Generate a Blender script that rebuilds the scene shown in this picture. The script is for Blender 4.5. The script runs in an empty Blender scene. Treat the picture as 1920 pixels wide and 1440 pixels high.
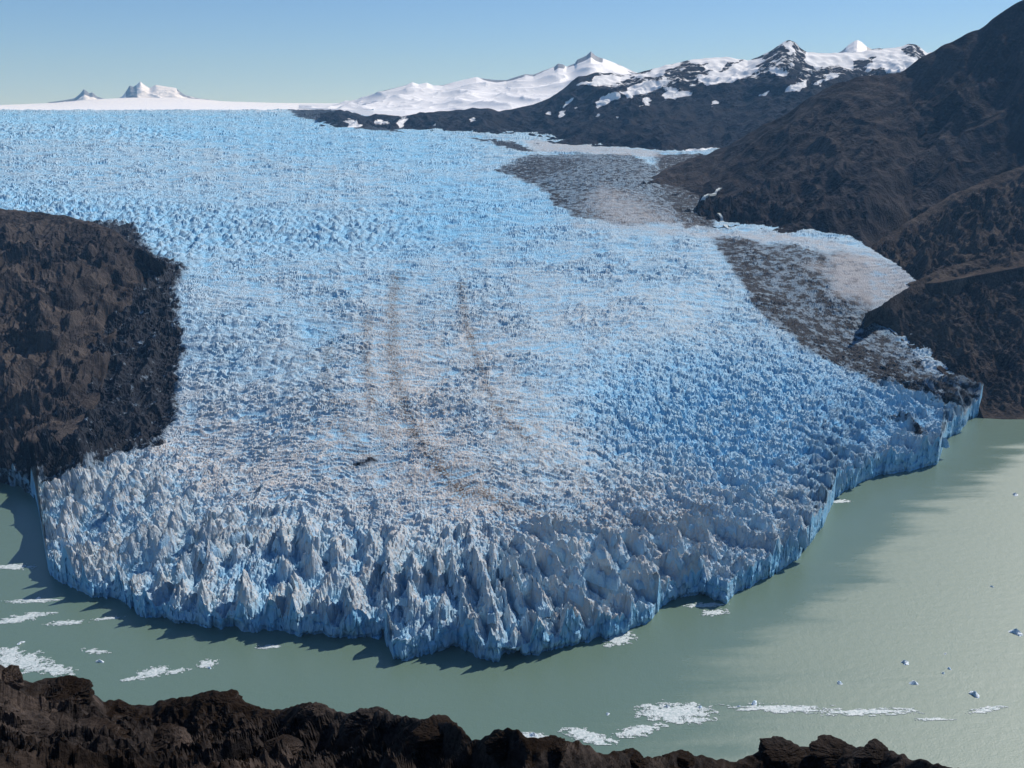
import bpy, math, random
import numpy as np

random.seed(7)
rng = np.random.default_rng(11)
scene = bpy.context.scene
col = scene.collection

# ------------------------------------------------------------------ camera
EYE = 500.0                       # metres above the lake
FPX, CX, CY = 1884.0, 960.0, 720.0
PITCH = math.atan(480.0 / FPX)
cam_d = bpy.data.cameras.new('camera')
cam_d.sensor_width = 36.0
cam_d.lens = 36.0 * FPX / 1920.0
cam_d.clip_start = 0.5
cam_d.clip_end = 90000.0
cam = bpy.data.objects.new('camera', cam_d)
cam.location = (0, 0, EYE)
cam.rotation_euler = (math.pi / 2 - PITCH, 0, 0)
col.objects.link(cam)
scene.camera = cam

# ------------------------------------------------------------------ sky and sun
SUN_AZ, SUN_EL = math.radians(48), math.radians(44)     # azimuth right of the view (+Y)
world = bpy.data.worlds.new('World')
scene.world = world
world.use_nodes = True
wn, wl = world.node_tree.nodes, world.node_tree.links
wn.clear()
sky = wn.new('ShaderNodeTexSky')
sky.sky_type = 'NISHITA'
sky.sun_disc = False
sky.sun_elevation = SUN_EL
sky.sun_rotation = SUN_AZ
sky.altitude = 2500
sky.air_density = 1.0
sky.dust_density = 0.0
sky.ozone_density = 8.0
bg = wn.new('ShaderNodeBackground')
bg.inputs['Strength'].default_value = 0.112
wo = wn.new('ShaderNodeOutputWorld')
wl.new(sky.outputs[0], bg.inputs[0])
wl.new(bg.outputs[0], wo.inputs[0])

sun_d = bpy.data.lights.new('sun', 'SUN')
sun_d.energy = 5.0
sun_d.angle = math.radians(0.53)
sun_d.color = (1.0, 0.975, 0.95)
sun = bpy.data.objects.new('sun', sun_d)
sun.rotation_euler = (math.pi / 2 - SUN_EL, 0, math.pi - SUN_AZ)
sun.location = (0, 0, 3000)
col.objects.link(sun)

vs = scene.view_settings
vs.view_transform = 'Standard'
vs.look = 'None'
vs.exposure = 0.0
vs.gamma = 1.0
vs.use_curve_mapping = False
scene.cycles.use_denoising = True
scene.cycles.max_bounces = 6
scene.cycles.diffuse_bounces = 3
scene.cycles.glossy_bounces = 2
scene.cycles.volume_bounces = 0
scene.cycles.transmission_bounces = 2

# ------------------------------------------------------------------ helpers
def slope_of(px, py):
    """bearing u = X/Y and vertical slope (z-EYE)/Y of a surveyed sight line"""
    px = np.asarray(px, float); py = np.asarray(py, float)
    a = (px - CX) / FPX; b = (CY - py) / FPX
    yy = math.cos(PITCH) + b * math.sin(PITCH)
    zz = -math.sin(PITCH) + b * math.cos(PITCH)
    return a / yy, zz / yy

def at_z(px, py, z=0.0):
    u, s = slope_of(px, py)
    Y = (z - EYE) / s
    return u * Y, Y

def sstep(a, b, x):
    t = np.clip((x - a) / (b - a), 0, 1)
    return t * t * (3 - 2 * t)

_perm = rng.permutation(4096).astype(np.int64)
_gx = np.cos(np.arange(4096) * 2.39996); _gy = np.sin(np.arange(4096) * 2.39996)
def _h(i, j):
    return _perm[(_perm[i & 4095] + j) & 4095]
def noise(x, y):
    """2-D gradient noise, about -1..1"""
    xi = np.floor(x).astype(np.int64); yi = np.floor(y).astype(np.int64)
    xf = x - xi; yf = y - yi
    u = xf * xf * xf * (xf * (xf * 6 - 15) + 10); v = yf * yf * yf * (yf * (yf * 6 - 15) + 10)
    def g(i, j, dx, dy):
        k = _h(xi + i, yi + j)
        return _gx[k] * dx + _gy[k] * dy
    n00 = g(0, 0, xf, yf); n10 = g(1, 0, xf - 1, yf); n01 = g(0, 1, xf, yf - 1); n11 = g(1, 1, xf - 1, yf - 1)
    a = n00 + u * (n10 - n00); b = n01 + u * (n11 - n01)
    return (a + v * (b - a)) * 1.5
def fbm(x, y, o=4, g=0.5):
    r = np.zeros_like(x); a = 1.0; t = 0
    for k in range(o):
        r += a * noise(x + 17.3 * k, y - 9.1 * k); t += a
        x = x * 2.03; y = y * 2.03; a *= g
    return r / t
def ridged(x, y, o=4, g=0.5):
    r = np.zeros_like(x); a = 1.0; t = 0; w = 1.0
    for k in range(o):
        n = 1 - np.abs(noise(x + 31.7 * k, y + 5.9 * k)) * 1.6
        n = np.clip(n, 0, 1) ** 2
        r += a * n * w; t += a
        w = np.clip(n * 1.4, 0, 1)
        x = x * 2.1; y = y * 2.1; a *= g
    return r / t
def worley(x, y):
    """F1, F2 and a random number per nearest cell"""
    xi = np.floor(x).astype(np.int64); yi = np.floor(y).astype(np.int64)
    f1 = np.full(x.shape, 9.0); f2 = np.full(x.shape, 9.0); idn = np.zeros(x.shape)
    for dx in (-1, 0, 1):
        for dy in (-1, 0, 1):
            k = _h(xi + dx, yi + dy)
            px = xi + dx + 0.1 + 0.8 * ((k * 7919) % 4093) / 4093.0
            py = yi + dy + 0.1 + 0.8 * ((k * 104729) % 4091) / 4091.0
            d = np.hypot(px - x, py - y)
            near = d < f1
            f2 = np.where(near, f1, np.minimum(f2, d))
            idn = np.where(near, ((k * 3571) % 4079) / 4079.0, idn)
            f1 = np.where(near, d, f1)
    return f1, f2, idn

def grid_mesh(name, P, keep=None, attrs=None, smooth=False):
    """P: rows x cols x 3 array of vertices -> mesh of quads; keep: mask of (rows-1)x(cols-1) quads"""
    nr, nc = P.shape[:2]
    idx = np.arange(nr * nc).reshape(nr, nc)
    q = np.stack([idx[:-1, :-1], idx[:-1, 1:], idx[1:, 1:], idx[1:, :-1]], -1)
    q = q[keep] if keep is not None else q.reshape(-1, 4)
    used = np.zeros(nr * nc, bool); used[q.ravel()] = True
    remap = np.cumsum(used) - 1
    return poly_mesh(name, P.reshape(-1, 3)[used], remap[q],
                     {k: v.reshape(-1)[used] for k, v in (attrs or {}).items()}, smooth)

def poly_mesh(name, V, q, attrs=None, smooth=False):
    me = bpy.data.meshes.new(name)
    n = q.shape[1]
    me.vertices.add(len(V)); me.vertices.foreach_set('co', np.ascontiguousarray(V, dtype=np.float32).ravel())
    me.loops.add(q.size); me.loops.foreach_set('vertex_index', np.ascontiguousarray(q, dtype=np.int32).ravel())
    me.polygons.add(len(q)); me.polygons.foreach_set('loop_start', np.arange(0, q.size, n, dtype=np.int32))
    me.polygons.foreach_set('use_smooth', np.full(len(q), smooth, dtype=bool))
    for k, v in (attrs or {}).items():
        a = me.attributes.new(k, 'FLOAT', 'POINT')
        a.data.foreach_set('value', np.ascontiguousarray(v, dtype=np.float32))
    me.update(calc_edges=True)
    return me

def put(name, me, mat, label=None, cat=None, kind=None, group=None, parent=None):
    o = bpy.data.objects.new(name, me)
    col.objects.link(o)
    if me is not None and mat is not None and not me.materials:
        me.materials.append(mat)
    if label: o['label'] = label
    if cat: o['category'] = cat
    if kind: o['kind'] = kind
    if group: o['group'] = group
    if parent: o.parent = parent
    return o

def inside(px, py, poly):
    """signed field: >0 inside polygon, distance to the border in the polygon's own units"""
    poly = np.asarray(poly, float)
    n = len(poly); ins = np.zeros(px.shape, bool); d = np.full(px.shape, 1e9)
    for i in range(n):
        x0, y0 = poly[i]; x1, y1 = poly[(i + 1) % n]
        c = ((y0 > py) != (y1 > py)) & (px < (x1 - x0) * (py - y0) / ((y1 - y0) if y1 != y0 else 1e-9) + x0)
        ins ^= c
        t = np.clip(((px - x0) * (x1 - x0) + (py - y0) * (y1 - y0)) / max((x1 - x0) ** 2 + (y1 - y0) ** 2, 1e-12), 0, 1)
        d = np.minimum(d, np.hypot(px - x0 - t * (x1 - x0), py - y0 - t * (y1 - y0)))
    return np.where(ins, d, -d)

def near_line(px, py, line):
    """distance to a polyline and arc length at the foot point"""
    line = np.asarray(line, float)
    d = np.full(px.shape, 1e9); s = np.zeros(px.shape); acc = 0.0
    for i in range(len(line) - 1):
        x0, y0 = line[i]; x1, y1 = line[i + 1]
        L = math.hypot(x1 - x0, y1 - y0)
        t = np.clip(((px - x0) * (x1 - x0) + (py - y0) * (y1 - y0)) / max(L * L, 1e-12), 0, 1)
        dd = np.hypot(px - x0 - t * (x1 - x0), py - y0 - t * (y1 - y0))
        m = dd < d
        d = np.where(m, dd, d); s = np.where(m, acc + t * L, s)
        acc += L
    return d, s

# ------------------------------------------------------------------ materials
def new_mat(name):
    m = bpy.data.materials.new(name); m.use_nodes = True
    nt = m.node_tree; nt.nodes.clear()
    out = nt.nodes.new('ShaderNodeOutputMaterial')
    b = nt.nodes.new('ShaderNodeBsdfPrincipled')
    nt.links.new(b.outputs[0], out.inputs['Surface'])
    return m, nt, b
def N(nt, typ, **kw):
    n = nt.nodes.new(typ)
    for k, v in kw.items():
        if k.startswith('i_'):
            key = k[2:]
            n.inputs[int(key) if key.isdigit() else key].default_value = v
        else:
            setattr(n, k, v)
    return n
def L(nt, a, b): nt.links.new(a, b)
def attr(nt, name):
    return N(nt, 'ShaderNodeAttribute', attribute_name=name).outputs['Fac']
def math_(nt, op, a, b=None, c=None, clamp=False):
    n = N(nt, 'ShaderNodeMath', operation=op, use_clamp=clamp)
    for i, x in enumerate((a, b, c)):
        if x is None: continue
        if isinstance(x, (int, float)): n.inputs[i].default_value = x
        else: L(nt, x, n.inputs[i])
    return n.outputs[0]
def mixc(nt, fac, a, b):
    n = N(nt, 'ShaderNodeMix', data_type='RGBA')
    for i, x in ((0, fac), (6, a), (7, b)):
        if isinstance(x, (int, float)): n.inputs[i].default_value = x
        elif isinstance(x, tuple): n.inputs[i].default_value = (*x, 1) if len(x) == 3 else x
        else: L(nt, x, n.inputs[i])
    return n.outputs[2]
def ntex(nt, scale, detail=4, rough=0.55, vec=None, dist=0.0):
    n = N(nt, 'ShaderNodeTexNoise'); n.inputs['Scale'].default_value = scale
    n.inputs['Detail'].default_value = detail; n.inputs['Roughness'].default_value = rough
    n.inputs['Distortion'].default_value = dist
    if vec is None:
        vec = N(nt, 'ShaderNodeNewGeometry').outputs['Position']
    L(nt, vec, n.inputs['Vector'])
    return n.outputs['Fac']
def scaled(nt, sx, sy, sz, rot=(0, 0, 0)):
    m = N(nt, 'ShaderNodeMapping'); m.inputs['Scale'].default_value = (sx, sy, sz); m.inputs['Rotation'].default_value = rot
    L(nt, N(nt, 'ShaderNodeNewGeometry').outputs['Position'], m.inputs['Vector'])
    return m.outputs[0]
def ramp(nt, x, a, b):
    n = N(nt, 'ShaderNodeMapRange', interpolation_type='SMOOTHSTEP')
    L(nt, x, n.inputs[0]); n.inputs[1].default_value = a; n.inputs[2].default_value = b
    return n.outputs[0]
def bump(nt, bsdf, h, strength, dist):
    n = N(nt, 'ShaderNodeBump'); n.inputs['Strength'].default_value = strength; n.inputs['Distance'].default_value = dist
    L(nt, h, n.inputs['Height']); L(nt, n.outputs[0], bsdf.inputs['Normal'])

def ice_material():
    m, nt, b = new_mat('glacier_ice')
    blue = attr(nt, 'blue'); dirt = attr(nt, 'dirt'); debris = attr(nt, 'debris'); pale = attr(nt, 'pale')
    nz = N(nt, 'ShaderNodeSeparateXYZ'); L(nt, N(nt, 'ShaderNodeNewGeometry').outputs['Normal'], nz.inputs[0])
    flat = ramp(nt, nz.outputs[2], 0.35, 0.9)
    fine = ntex(nt, 0.35, 5, 0.6); mid = ntex(nt, 0.045, 4, 0.6)
    streak = ntex(nt, 1.0, 4, 0.6, scaled(nt, 0.30, 0.30, 0.03))
    clean = mixc(nt, blue, (0.42, 0.50, 0.53), (0.18, 0.48, 0.72))
    clean = mixc(nt, ramp(nt, streak, 0.45, 0.75), clean, (0.30, 0.52, 0.74))
    # sand and dust that settles on the flatter tops
    d = math_(nt, 'MULTIPLY', dirt, math_(nt, 'ADD', 0.6, math_(nt, 'MULTIPLY', flat, 0.4)))
    d = math_(nt, 'MULTIPLY', d, ramp(nt, fine, 0.32, 0.58))
    d = math_(nt, 'MULTIPLY', d, math_(nt, 'ADD', 0.55, math_(nt, 'MULTIPLY', ramp(nt, ntex(nt, 1.0, 4, 0.65, scaled(nt, 0.42, 0.06, 0.10, (0, 0, 0.35))), 0.36, 0.60), 0.5)))
    c = mixc(nt, d, clean, mixc(nt, mid, (0.36, 0.32, 0.29), (0.68, 0.64, 0.60)))
    c = mixc(nt, math_(nt, 'MULTIPLY', attr(nt, 'silt'), ramp(nt, fine, 0.35, 0.6)), c, mixc(nt, mid, (0.06, 0.047, 0.038), (0.20, 0.155, 0.125)))
    c = mixc(nt, math_(nt, 'MULTIPLY', ramp(nt, debris, 0.15, 0.5), 0.75), c, mixc(nt, fine, (0.07, 0.085, 0.11), (0.20, 0.24, 0.29)))   # dirty ice of the margins
    # rock debris of the moraines
    k = math_(nt, 'ADD', math_(nt, 'MULTIPLY', math_(nt, 'SUBTRACT', ntex(nt, 0.05, 6, 0.75), 0.5), 1.9), debris)
    c = mixc(nt, ramp(nt, k, 0.38, 0.58), c, mixc(nt, fine, (0.006, 0.007, 0.011), (0.024, 0.026, 0.032)))
    c = mixc(nt, math_(nt, 'MULTIPLY', pale, ramp(nt, mid, 0.2, 0.55)), c, (0.39, 0.39, 0.40))
    L(nt, c, b.inputs['Base Color'])
    b.inputs['Roughness'].default_value = 0.7
    b.inputs['Specular IOR Level'].default_value = 0.10
    fol = ntex(nt, 1.0, 4, 0.65, scaled(nt, 0.42, 0.06, 0.10, (0, 0, 0.35)))      # foliation of the ice
    bump(nt, b, math_(nt, 'ADD', fine, math_(nt, 'MULTIPLY', fol, 1.6)), 0.8, 1.6)
    return m

def rock_material(name, dark, light, warm, scale, bumpd, rust=0.0):
    m, nt, b = new_mat(name)
    snow = attr(nt, 'snow'); scree = attr(nt, 'scree')
    n1 = ntex(nt, scale, 6, 0.6); n2 = ntex(nt, scale * 9, 5, 0.6); n3 = ntex(nt, scale * 0.25, 3, 0.5)
    c = mixc(nt, ramp(nt, n1, 0.3, 0.7), dark, light)
    c = mixc(nt, math_(nt, 'MULTIPLY', ramp(nt, n2, 0.45, 0.8), 0.7), c, warm)
    c = mixc(nt, ramp(nt, n3, 0.42, 0.68), c, mixc(nt, n2, dark, warm))
    g = N(nt, 'ShaderNodeSeparateXYZ'); L(nt, N(nt, 'ShaderNodeNewGeometry').outputs['Position'], g.inputs[0])
    ac = math_(nt, 'SUBTRACT', math_(nt, 'MULTIPLY', g.outputs[1], 0.8), math_(nt, 'MULTIPLY', g.outputs[0], 0.6))
    al = math_(nt, 'ADD', math_(nt, 'MULTIPLY', g.outputs[0], 0.8), math_(nt, 'MULTIPLY', g.outputs[1], 0.6))
    cv = N(nt, 'ShaderNodeCombineXYZ'); L(nt, math_(nt, 'MULTIPLY', ac, scale * 2.6), cv.inputs[0]); L(nt, math_(nt, 'MULTIPLY', al, scale * 0.18), cv.inputs[1])
    stk = ntex(nt, 1.0, 5, 0.65, cv.outputs[0])                      # gravel chutes down the fall line
    c = mixc(nt, math_(nt, 'MULTIPLY', ramp(nt, stk, 0.48, 0.66), 0.6), c, warm)
    c = mixc(nt, scree, c, mixc(nt, n2, tuple(x * 0.75 for x in light), light))
    k = math_(nt, 'ADD', math_(nt, 'MULTIPLY', math_(nt, 'SUBTRACT', ntex(nt, scale * 2.5, 6, 0.7), 0.5), 1.3), snow)
    sn = ramp(nt, k, 0.46, 0.54)
    c = mixc(nt, sn, c, (0.82, 0.83, 0.84))
    L(nt, c, b.inputs['Base Color'])
    b.inputs['Roughness'].default_value = 0.95
    b.inputs['Specular IOR Level'].default_value = 0.02
    h = math_(nt, 'ADD', n2, math_(nt, 'MULTIPLY', n1, 2.0))
    bump(nt, b, math_(nt, 'MULTIPLY', h, math_(nt, 'SUBTRACT', 1.0, sn)), 0.8, bumpd)
    return m

def snow_material():
    m, nt, b = new_mat('firn_snow')
    rock = attr(nt, 'rock')
    n1 = ntex(nt, 0.004, 6, 0.6)
    k = math_(nt, 'ADD', math_(nt, 'MULTIPLY', math_(nt, 'SUBTRACT', n1, 0.5), 1.2), rock)
    c = mixc(nt, ramp(nt, k, 0.45, 0.6), mixc(nt, ntex(nt, 0.0012, 3, 0.5), (0.80, 0.83, 0.88), (0.86, 0.88, 0.92)), (0.16, 0.18, 0.22))
    L(nt, c, b.inputs['Base Color']); b.inputs['Roughness'].default_value = 0.6
    b.inputs['Specular IOR Level'].default_value = 0.2
    bump(nt, b, ntex(nt, 0.01, 5, 0.6), 0.4, 8.0)
    return m

def water_material():
    m, nt, b = new_mat('glacial_water')
    n = ntex(nt, 0.006, 4, 0.5, scaled(nt, 1, 1.6, 1, (0, 0, 0.5)))
    c = mixc(nt, n, (0.108, 0.168, 0.124), (0.120, 0.180, 0.136))
    L(nt, c, b.inputs['Base Color'])
    # wind: ruffled and sheltered patches of the surface
    wind = ntex(nt, 1.0, 5, 0.6, scaled(nt, 0.004, 0.03, 1, (0, 0, -0.2)), 0.5)
    w = math_(nt, 'ADD', attr(nt, 'ruffle'), math_(nt, 'MULTIPLY', math_(nt, 'SUBTRACT', wind, 0.5), 1.1))
    r = N(nt, 'ShaderNodeMapRange'); L(nt, ramp(nt, w, 0.15, 0.95), r.inputs[0]); r.inputs[3].default_value = 0.20; r.inputs[4].default_value = 0.54
    L(nt, r.outputs[0], b.inputs['Roughness'])
    b.inputs['Specular IOR Level'].default_value = 1.0
    b.inputs['IOR'].default_value = 1.42
    h = math_(nt, 'ADD', ntex(nt, 0.55, 4, 0.7), math_(nt, 'MULTIPLY', ntex(nt, 0.12, 2, 0.5), 1.0))
    bump(nt, b, h, 0.5, 0.6)
    return m

def floe_material():
    m, nt, b = new_mat('floating_ice')
    n = ntex(nt, 0.4, 5, 0.6)
    c = mixc(nt, ramp(nt, n, 0.35, 0.65), (0.34, 0.42, 0.42), (0.58, 0.62, 0.62))
    L(nt, c, b.inputs['Base Color']); b.inputs['Roughness'].default_value = 0.6
    bump(nt, b, n, 0.6, 0.3)
    return m

def berg_material():
    m, nt, b = new_mat('iceberg_ice')
    n = ntex(nt, 0.25, 4, 0.6)
    c = mixc(nt, ramp(nt, n, 0.35, 0.65), (0.46, 0.62, 0.74), (0.74, 0.77, 0.78))
    L(nt, c, b.inputs['Base Color']); b.inputs['Roughness'].default_value = 0.5
    bump(nt, b, n, 0.6, 0.5)
    return m

M_ICE = ice_material()
M_ROCK_FAR = rock_material('far_rock', (0.012, 0.013, 0.018), (0.030, 0.030, 0.036), (0.042, 0.038, 0.038), 0.006, 14)
M_ROCK = rock_material('mountain_rock', (0.008, 0.008, 0.010), (0.030, 0.027, 0.029), (0.085, 0.073, 0.068), 0.012, 7)
M_ROCK_NEAR = rock_material('spur_rock', (0.014, 0.012, 0.012), (0.052, 0.042, 0.037), (0.125, 0.100, 0.080), 0.02, 4)
M_ROCK_LEFT = rock_material('hill_rock', (0.012, 0.011, 0.012), (0.048, 0.042, 0.041), (0.115, 0.097, 0.086), 0.02, 4)
M_SNOW = snow_material()
M_WATER = water_material()
M_FLOE = floe_material()
M_BERG = berg_material()

# ------------------------------------------------------------------ lake
def build_lake():
    xs = np.concatenate([np.linspace(-6000, -900, 12), np.linspace(-860, 1500, 236), np.linspace(1600, 6000, 12)])
    ys = np.concatenate([np.linspace(-600, 480, 6), np.linspace(490, 1900, 160), np.linspace(2000, 4000, 8)])
    X, Y = np.meshgrid(xs, ys)
    d, _ = near_line(X, Y, FLINE[::3])
    # open water is ruffled by the wind, the lee of the ice is calm
    ruf = d + 90 * fbm(X / 160, Y / 45, 4) - 0.35 * (Y - 900) + 0.34 * X
    ruffle = sstep(60, 250, ruf) * sstep(-120, 420, X + 60 * fbm(X / 90, Y / 40, 3)) * sstep(560, 720, Y + 40 * fbm(X / 120, Y / 120, 3))
    put('lake', grid_mesh('lake', np.stack([X, Y, np.zeros_like(X)], -1), attrs={'ruffle': ruffle}, smooth=True), M_WATER,
        'milky grey-green glacial lake around the glacier tongue', 'lake', 'structure')

# ------------------------------------------------------------------ glacier
FRONT = [(-160, 892), (-60, 898), (0, 903), (40, 915), (68, 937), (74, 965), (79, 1000), (84, 1030), (89, 1060), (95, 1080),
         (112, 1095), (150, 1112), (200, 1120), (232, 1125), (258, 1152), (330, 1170), (400, 1180), (450, 1186), (520, 1180),
         (560, 1190), (640, 1197), (716, 1194), (738, 1238), (800, 1226), (860, 1214), (900, 1236), (960, 1238), (1020, 1226),
         (1100, 1206), (1150, 1190), (1220, 1165), (1236, 1143), (1260, 1130), (1312, 1115), (1362, 1128), (1382, 1110),
         (1440, 1085), (1500, 1045), (1545, 985), (1565, 935), (1600, 912), (1640, 893), (1700, 882), (1758, 872),
         (1775, 822), (1800, 810), (1818, 786), (1834, 780), (1838, 770)]
fx, fy = at_z([p[0] for p in FRONT], [p[1] for p in FRONT])
fu = np.maximum.accumulate(fx / fy + np.arange(len(fx)) * 1e-7)
PY = [700, 850, 1000, 1300, 1800, 2500, 3000, 4500, 6500, 10000, 13000]
PZ = [50, 62, 78, 106, 160, 222, 272, 372, 490, 655, 700]
line_u = np.linspace(fu[0], fu[-1], 160)
line_y = np.interp(line_u, fu, fy)
kern = np.exp(-0.5 * (np.arange(-18, 19) / 6.0) ** 2); kern /= kern.sum()
line_y = np.convolve(np.pad(line_y, 18, 'edge'), kern, 'valid')
FLINE = np.stack([line_u * line_y, line_y], 1)

def macro(X, Y, df):
    P = np.interp(Y, PY, PZ)
    u = X / Y
    q = 17 + 11 * sstep(0.16, 0.34, u) - 10 * sstep(0.455, 0.475, u) + 0.24 * np.minimum(df, 260) + 0.32 * np.maximum(df - 260, 0)
    k = 10.0
    z = P - k * np.log(1 + np.exp(np.clip((P - q) / k, -40, 40)))     # smooth minimum
    # roll over the upper icefalls
    z = z + 16 * sstep(2500, 3000, Y + 900 * (u + 0.3)) * sstep(3900, 3000, Y + 900 * (u + 0.3))
    z = z + 22 * np.exp(-((Y - 5600 + 1500 * u) / 500) ** 2) * sstep(-0.1, -0.45, u)
    # the tributary's icefall on the right
    z = z + 34 * np.exp(-((u - 0.10) / 0.07) ** 2 - ((Y - 3500) / 650) ** 2)
    return z

def surf(px, py):
    """point of the glacier's smooth surface on a surveyed sight line"""
    u, s = slope_of(px, py)
    Ys = np.geomspace(700, 13000, 2200)
    out = []
    for uu, ss in zip(np.atleast_1d(u), np.atleast_1d(s)):
        X = uu * Ys
        df, _ = near_line(X, Ys, FLINE[::3])
        z = macro(X, Ys, df)
        below = np.nonzero((z >= EYE + ss * Ys) & (Ys > np.interp(uu, fu, fy)))[0]
        i = below[0] if len(below) else len(Ys) - 1
        out.append((uu, Ys[i], z[i]))
    return np.array(out)
def chart(pts):
    """survey points -> (bearing, log distance) chart used for the debris maps"""
    s = surf([p[0] for p in pts], [p[1] for p in pts])
    return np.stack([s[:, 0], np.log(s[:, 1]) * 0.35], 1)

def build_glacier():
    U = np.concatenate([np.linspace(fu[0], -0.56, 20)[:-1], np.linspace(-0.56, fu[-1], 1060)])
    yf = np.interp(U, fu, fy)
    # small embayments and buttresses of the calving front
    X0 = U * yf
    arc = np.concatenate([[0], np.cumsum(np.hypot(np.diff(X0), np.diff(yf)))])
    yf = yf + 7 * noise(arc / 34.0, arc * 0 + 3.3) + 4.0 * noise(arc / 13.0, arc * 0 + 8.3) + 1.5 * noise(arc / 5.0, arc * 0)
    ys = [860.0]
    while ys[-1] < 12500:
        y = ys[-1]
        ys.append(y + min(1.35 + max(0.0, y - 1010) * 0.0048, 0.0048 * y))
    ys = np.array(ys)
    print('glacier rows', len(ys), 'cols', len(U))
    T = (ys - ys[0]) / (ys[-1] - ys[0])
    kk = np.exp(-0.5 * (np.arange(-90, 91) / 30.0) ** 2); kk /= kk.sum()
    yfs = np.convolve(np.pad(yf, 90, 'edge'), kk, 'valid')
    Y = yfs[None, :] + T[:, None] * (ys[-1] - yfs[None, :])
    sh = (yf - yfs)[None, :]
    Y = Y + sh * np.exp(-(Y - yfs[None, :]) / np.maximum(80.0, 2.2 * np.abs(sh)))
    Y[1:] += (rng.random(Y[1:].shape) - 0.5) * (np.diff(Y, axis=0)) * 0.5
    X = U[None, :] * Y
    df, s = near_line(X, Y, FLINE[::3])
    zm = macro(X, Y, df)
    u = X / Y; w = np.log(Y) * 0.35
    wu = u + 0.010 * fbm(X / 90, Y / 120, 5, 0.6); ww = w + 0.010 * fbm(X / 90 + 50, Y / 120, 5, 0.6)
    def area(pts, soft):
        return sstep(-soft, soft, inside(wu, ww, chart(pts)))
    # --- maps
    fall = area([(-300, 350), (0, 345), (250, 370), (480, 390), (700, 400), (820, 430), (700, 480), (430, 480), (300, 500), (150, 440), (-300, 420)], 0.03)
    fall2 = area([(-300, 226), (0, 228), (200, 236), (380, 252), (340, 268), (150, 262), (-300, 258)], 0.02)
    right = area([(1150, 700), (1400, 640), (1560, 670), (1700, 720), (1830, 770), (1830, 800), (1770, 880), (1600, 910), (1540, 990), (1480, 1050), (1350, 1000), (1180, 900), (1090, 800)], 0.07)
    front = sstep(265, 90, df) * (1 - 0.75 * right)
    midfall = area([(330, 560), (560, 590), (640, 660), (600, 760), (450, 760), (320, 720)], 0.03)
    # --- relief
    wx = 9 * fbm(X / 45, Y / 45, 3); wy = 9 * fbm(X / 45 + 40, Y / 45 + 9, 3)
    near = Y < 2300
    h = np.zeros_like(X); rel = np.full_like(X, 0.5); amp = np.zeros_like(X)
    # radial fins of the terminal lobe
    k = near & (front > 0.01)
    skew = s[k] + 0.25 * df[k]
    f1, f2, idn = worley((skew + wx[k]) / 30.0, (df[k] + wy[k]) / 70.0)
    cone = np.clip(1 - 1.15 * f1, 0, 1) * (0.55 + 0.75 * idn)
    g1, g2, gid = worley((s[k] + wy[k] * 0.6) / 9.5, (df[k] + wx[k] * 0.6) / 15.0)
    small = np.clip(1 - 1.1 * g1, 0, 1) * (0.4 + 0.8 * gid)
    rr = ridged((s[k] + 0.3 * df[k] + 0.4 * wx[k]) / 4.2, df[k] / 15.0, 3)
    ph = (s[k] + 0.32 * df[k] + 1.6 * wx[k] + 16 * noise(s[k] / 130.0, df[k] / 90.0)) / 29.0
    ix = np.floor(ph); fr = ph - ix
    saw = np.minimum(fr / 0.34, (1 - fr) / 0.66) ** 1.25                       # steep on the left, long flank on the right
    mod = 0.12 + 1.15 * sstep(-0.4, 0.45, noise(ix * 7.31 + 0.5, df[k] / 34.0 + ix * 3.7))
    hf = (13 + 11 * sstep(190, 60, df[k])) * saw * mod + 4 * cone + 7 * small * (0.25 + 0.6 * saw) + 4.0 * sstep(0.0, 0.3, g2 - g1) * (0.4 + 0.6 * gid) + 4.5 * rr - 11
    cone = np.clip(0.85 * saw * mod + 0.25 * cone, 0, 1)
    h[k] += front[k] * hf
    rel_f = np.clip(cone * 0.8 + small * 0.35, 0, 1)
    rel[k] = rel[k] * (1 - front[k]) + rel_f * front[k]
    # blocky seracs with blue walls toward the right-hand front
    k = near & (right > 0.01)
    b1, b2, bid = worley((X[k] + 1.6 * wx[k]) / 25.0, (Y[k] + 1.6 * wy[k]) / 17.0)
    wall = sstep(0.02, 0.30, b2 - b1)
    c1, c2, cid = worley((X[k] + wx[k]) / 8.0, (Y[k] + wy[k]) / 9.0)
    hb = 8 * wall * (0.35 + 0.8 * bid) + 3.6 * sstep(0, 0.35, c2 - c1) * (0.3 + cid) + 3.5 * ridged(X[k] / 7, Y[k] / 5, 2) - 9
    h[k] += right[k] * hb
    rel[k] = rel[k] * (1 - right[k]) + right[k] * np.clip(0.75 * wall * (0.5 + 0.5 * bid) + 0.25 * sstep(0, .35, c2 - c1), 0, 1)
    # chaotic seracs of the icefalls
    fa = np.clip(fall + fall2 * 1.2 + 0.5 * midfall, 0, 1.2)
    k = fa > 0.01
    sc = np.where(Y[k] > 3800, 36.0, 19.0)
    b1, b2, bid = worley((X[k] + 1.5 * wx[k]) / sc, (Y[k] + 1.5 * wy[k]) / (sc * 1.4))
    hc = np.clip(1 - 1.1 * b1, 0, 1) * (0.4 + 0.9 * bid)
    h[k] += fa[k] * (np.where(Y[k] > 3800, 15, 12) * hc - 4)
    rel[k] = rel[k] * (1 - np.clip(fa[k], 0, 1)) + np.clip(fa[k], 0, 1) * np.clip(hc, 0, 1)
    # transverse crevasse waves everywhere else
    tr = np.clip(1 - 0.8 * front - 0.7 * right - 0.5 * fa, 0.1, 1)
    far = Y / 1100.0
    cx = (X + wx) / far; arcd = 1620.0 - np.hypot(X + 150.0, Y - 2500.0)
    arcd = arcd + (Y - 880.0 - arcd) * sstep(1500, 2300, Y)
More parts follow.
